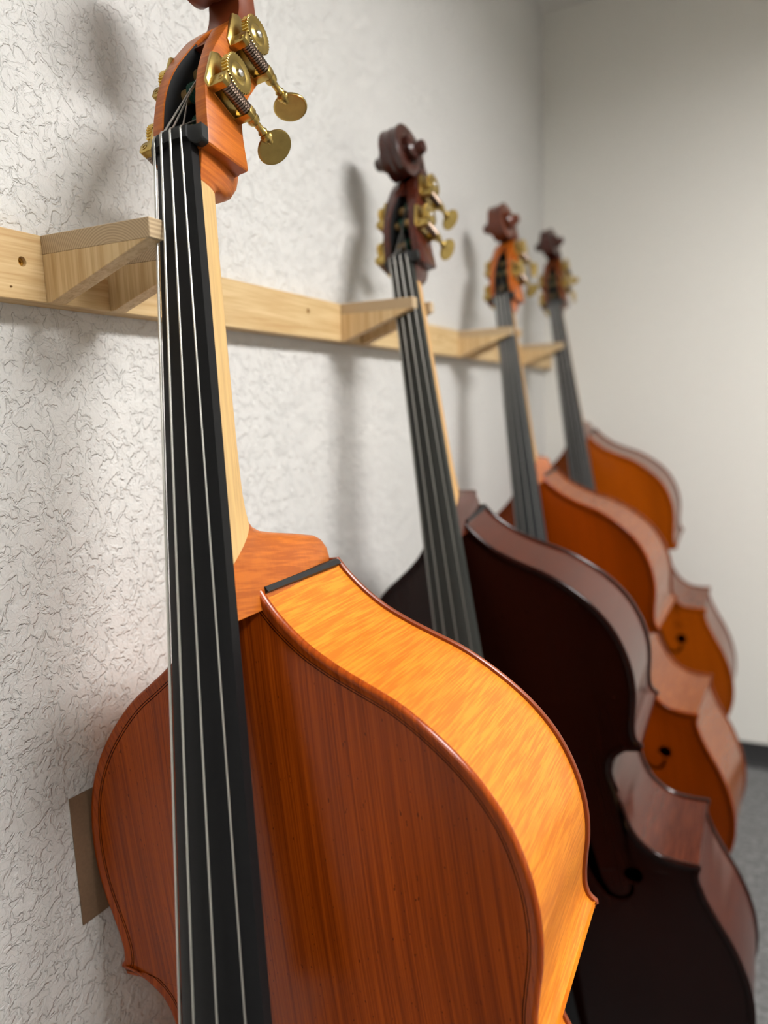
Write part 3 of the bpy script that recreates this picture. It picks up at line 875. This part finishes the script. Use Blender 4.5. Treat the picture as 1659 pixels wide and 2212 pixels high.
def bass_mats(tagname, top_l, top_d, rib_l, rib_d, edge, cheek_l, cheek_d, scroll, neckc, coat, rough, fb, line=0.5):
    return dict(top=mat_spruce(tagname + '_top', top_l, top_d, 0.24, coat, line, 0.27 if tagname == 'orange_bass' else 0.16),
                rib=mat_flame(tagname + '_ribs', rib_l, rib_d, True, 1.0, rough, coat),
                edge=mat_plain(tagname + '_edge', edge, rough, 0, 0.12, 30, 0, coat),
                heel=mat_flame(tagname + '_heel', cheek_l, cheek_d, False, 1.0, rough, coat, 0.6),
                cheek=mat_flame(tagname + '_cheek', cheek_l, cheek_d, False, 1.0, rough, coat, 0.55, rot=(0.6, 0, 0)),
                scroll=mat_plain(tagname + '_scroll', scroll, rough, 0, 0.15, 25, 0, coat),
                neck=mat_pine(tagname + '_neck', 2, neckc, sc3(neckc, 0.72)),
                purf=M_PURFLING,
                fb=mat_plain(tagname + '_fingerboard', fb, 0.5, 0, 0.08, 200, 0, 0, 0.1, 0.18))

B1 = bass_mats('orange_bass', srgb(168, 72, 9), srgb(108, 37, 3), srgb(224, 138, 38), srgb(180, 90, 14), srgb(126, 54, 15), srgb(190, 104, 32), srgb(140, 64, 14), srgb(112, 50, 20), srgb(206, 170, 112), 0.10, 0.4, srgb(18, 18, 19), 0.8)
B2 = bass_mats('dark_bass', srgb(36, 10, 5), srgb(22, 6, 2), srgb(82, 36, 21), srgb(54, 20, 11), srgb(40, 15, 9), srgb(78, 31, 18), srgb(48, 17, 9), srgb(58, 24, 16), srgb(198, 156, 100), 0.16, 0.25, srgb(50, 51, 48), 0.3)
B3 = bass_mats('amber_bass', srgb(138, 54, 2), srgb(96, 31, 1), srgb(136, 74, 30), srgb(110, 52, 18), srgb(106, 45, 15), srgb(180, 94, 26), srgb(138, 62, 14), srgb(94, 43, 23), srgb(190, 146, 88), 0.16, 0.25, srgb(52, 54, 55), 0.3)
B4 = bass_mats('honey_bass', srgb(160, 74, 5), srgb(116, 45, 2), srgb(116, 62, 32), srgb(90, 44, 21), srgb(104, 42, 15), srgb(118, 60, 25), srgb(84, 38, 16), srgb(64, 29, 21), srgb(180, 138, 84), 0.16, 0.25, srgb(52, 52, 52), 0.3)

SPECS = [
    dict(rot=(-0.01780577, -0.13761486, -0.18847896), T=(0.6401 + 1.006 * (0.16294 - 0.638099), 1.006 * 0.585535, FL - 0.052094 + 1.006 * (0.19276 + 0.052094)), S=1.006, delta=0.1726, de=0.0449, rt=0.1552, rc=0.2321, sl=1.0,
         arch=0.028, per=10, cols=40, fine=True, mats=B1, fh=(0.0, 0.0), scroll=(0.061, -0.2335), keys=(0.95, 1.5, 0.8, 0.2),
         label='orange-varnished double bass with raw maple neck and brown cardboard behind its shoulder'),
    dict(rot=(-0.0786, -0.1775, -0.0981), T=(0.12958, 1.20158, FL + 0.18575), S=1.01457, delta=0.2331, de=0.0318, rt=0.1094, rc=0.1907, sl=1.0707,
         arch=0.030, per=7, cols=28, fine=False, mats=B2, waist=0.011, fh=(0.004, 0.0), scroll=(0.061, -0.206), keys=(0.6, 0.7, 0.8, 0.4),
         label='very dark brown glossy double bass standing between two orange ones'),
    dict(rot=(-0.1336, -0.1716, -0.1303), T=(0.12915, 1.83622, FL + 0.19394), S=0.98633, delta=0.2214, de=0.0463, rt=0.1104, rc=0.2401, sl=1.0800,
         arch=0.030, per=6, cols=24, fine=False, mats=B3, fh=(0.022, 0.074), scroll=(0.061, -0.214), keys=(0.9, 0.3, 0.8, 0.4),
         label='amber brown double bass with orange pegbox cheeks standing right behind the dark one'),
    dict(rot=(-0.0529, -0.1790, -0.1066), T=(0.12746, 2.47430, FL + 0.24696), S=0.97903, delta=0.1937, de=0.0500, rt=0.1515, rc=0.2313, sl=1.0568,
         arch=0.030, per=6, cols=24, fine=False, mats=B4, fh=(0.024, 0.070), scroll=(0.061, -0.222), keys=(0.2, 1.3, 0.8, 0.4),
         label='honey brown double bass at the grey end wall, last of the row'),
]
for s in SPECS:
    double_bass(s)

# ---------------------------------------------------------------- cardboard patch taped to the wall
m = MB()
cv = [(0.5318, FL - 0.4648), (0.660, FL - 0.475), (0.664, FL - 0.627), (0.5331, FL - 0.6165)]
m.prism(cv, 0.0002, 0.0019, lambda y, z, x: (x, y, z), 0.0003, 1)
o = m.build('cardboard_pad', M_CARD)
tag(o, 'brown cardboard square stuck on the textured wall behind the orange bass shoulder', 'cardboard')
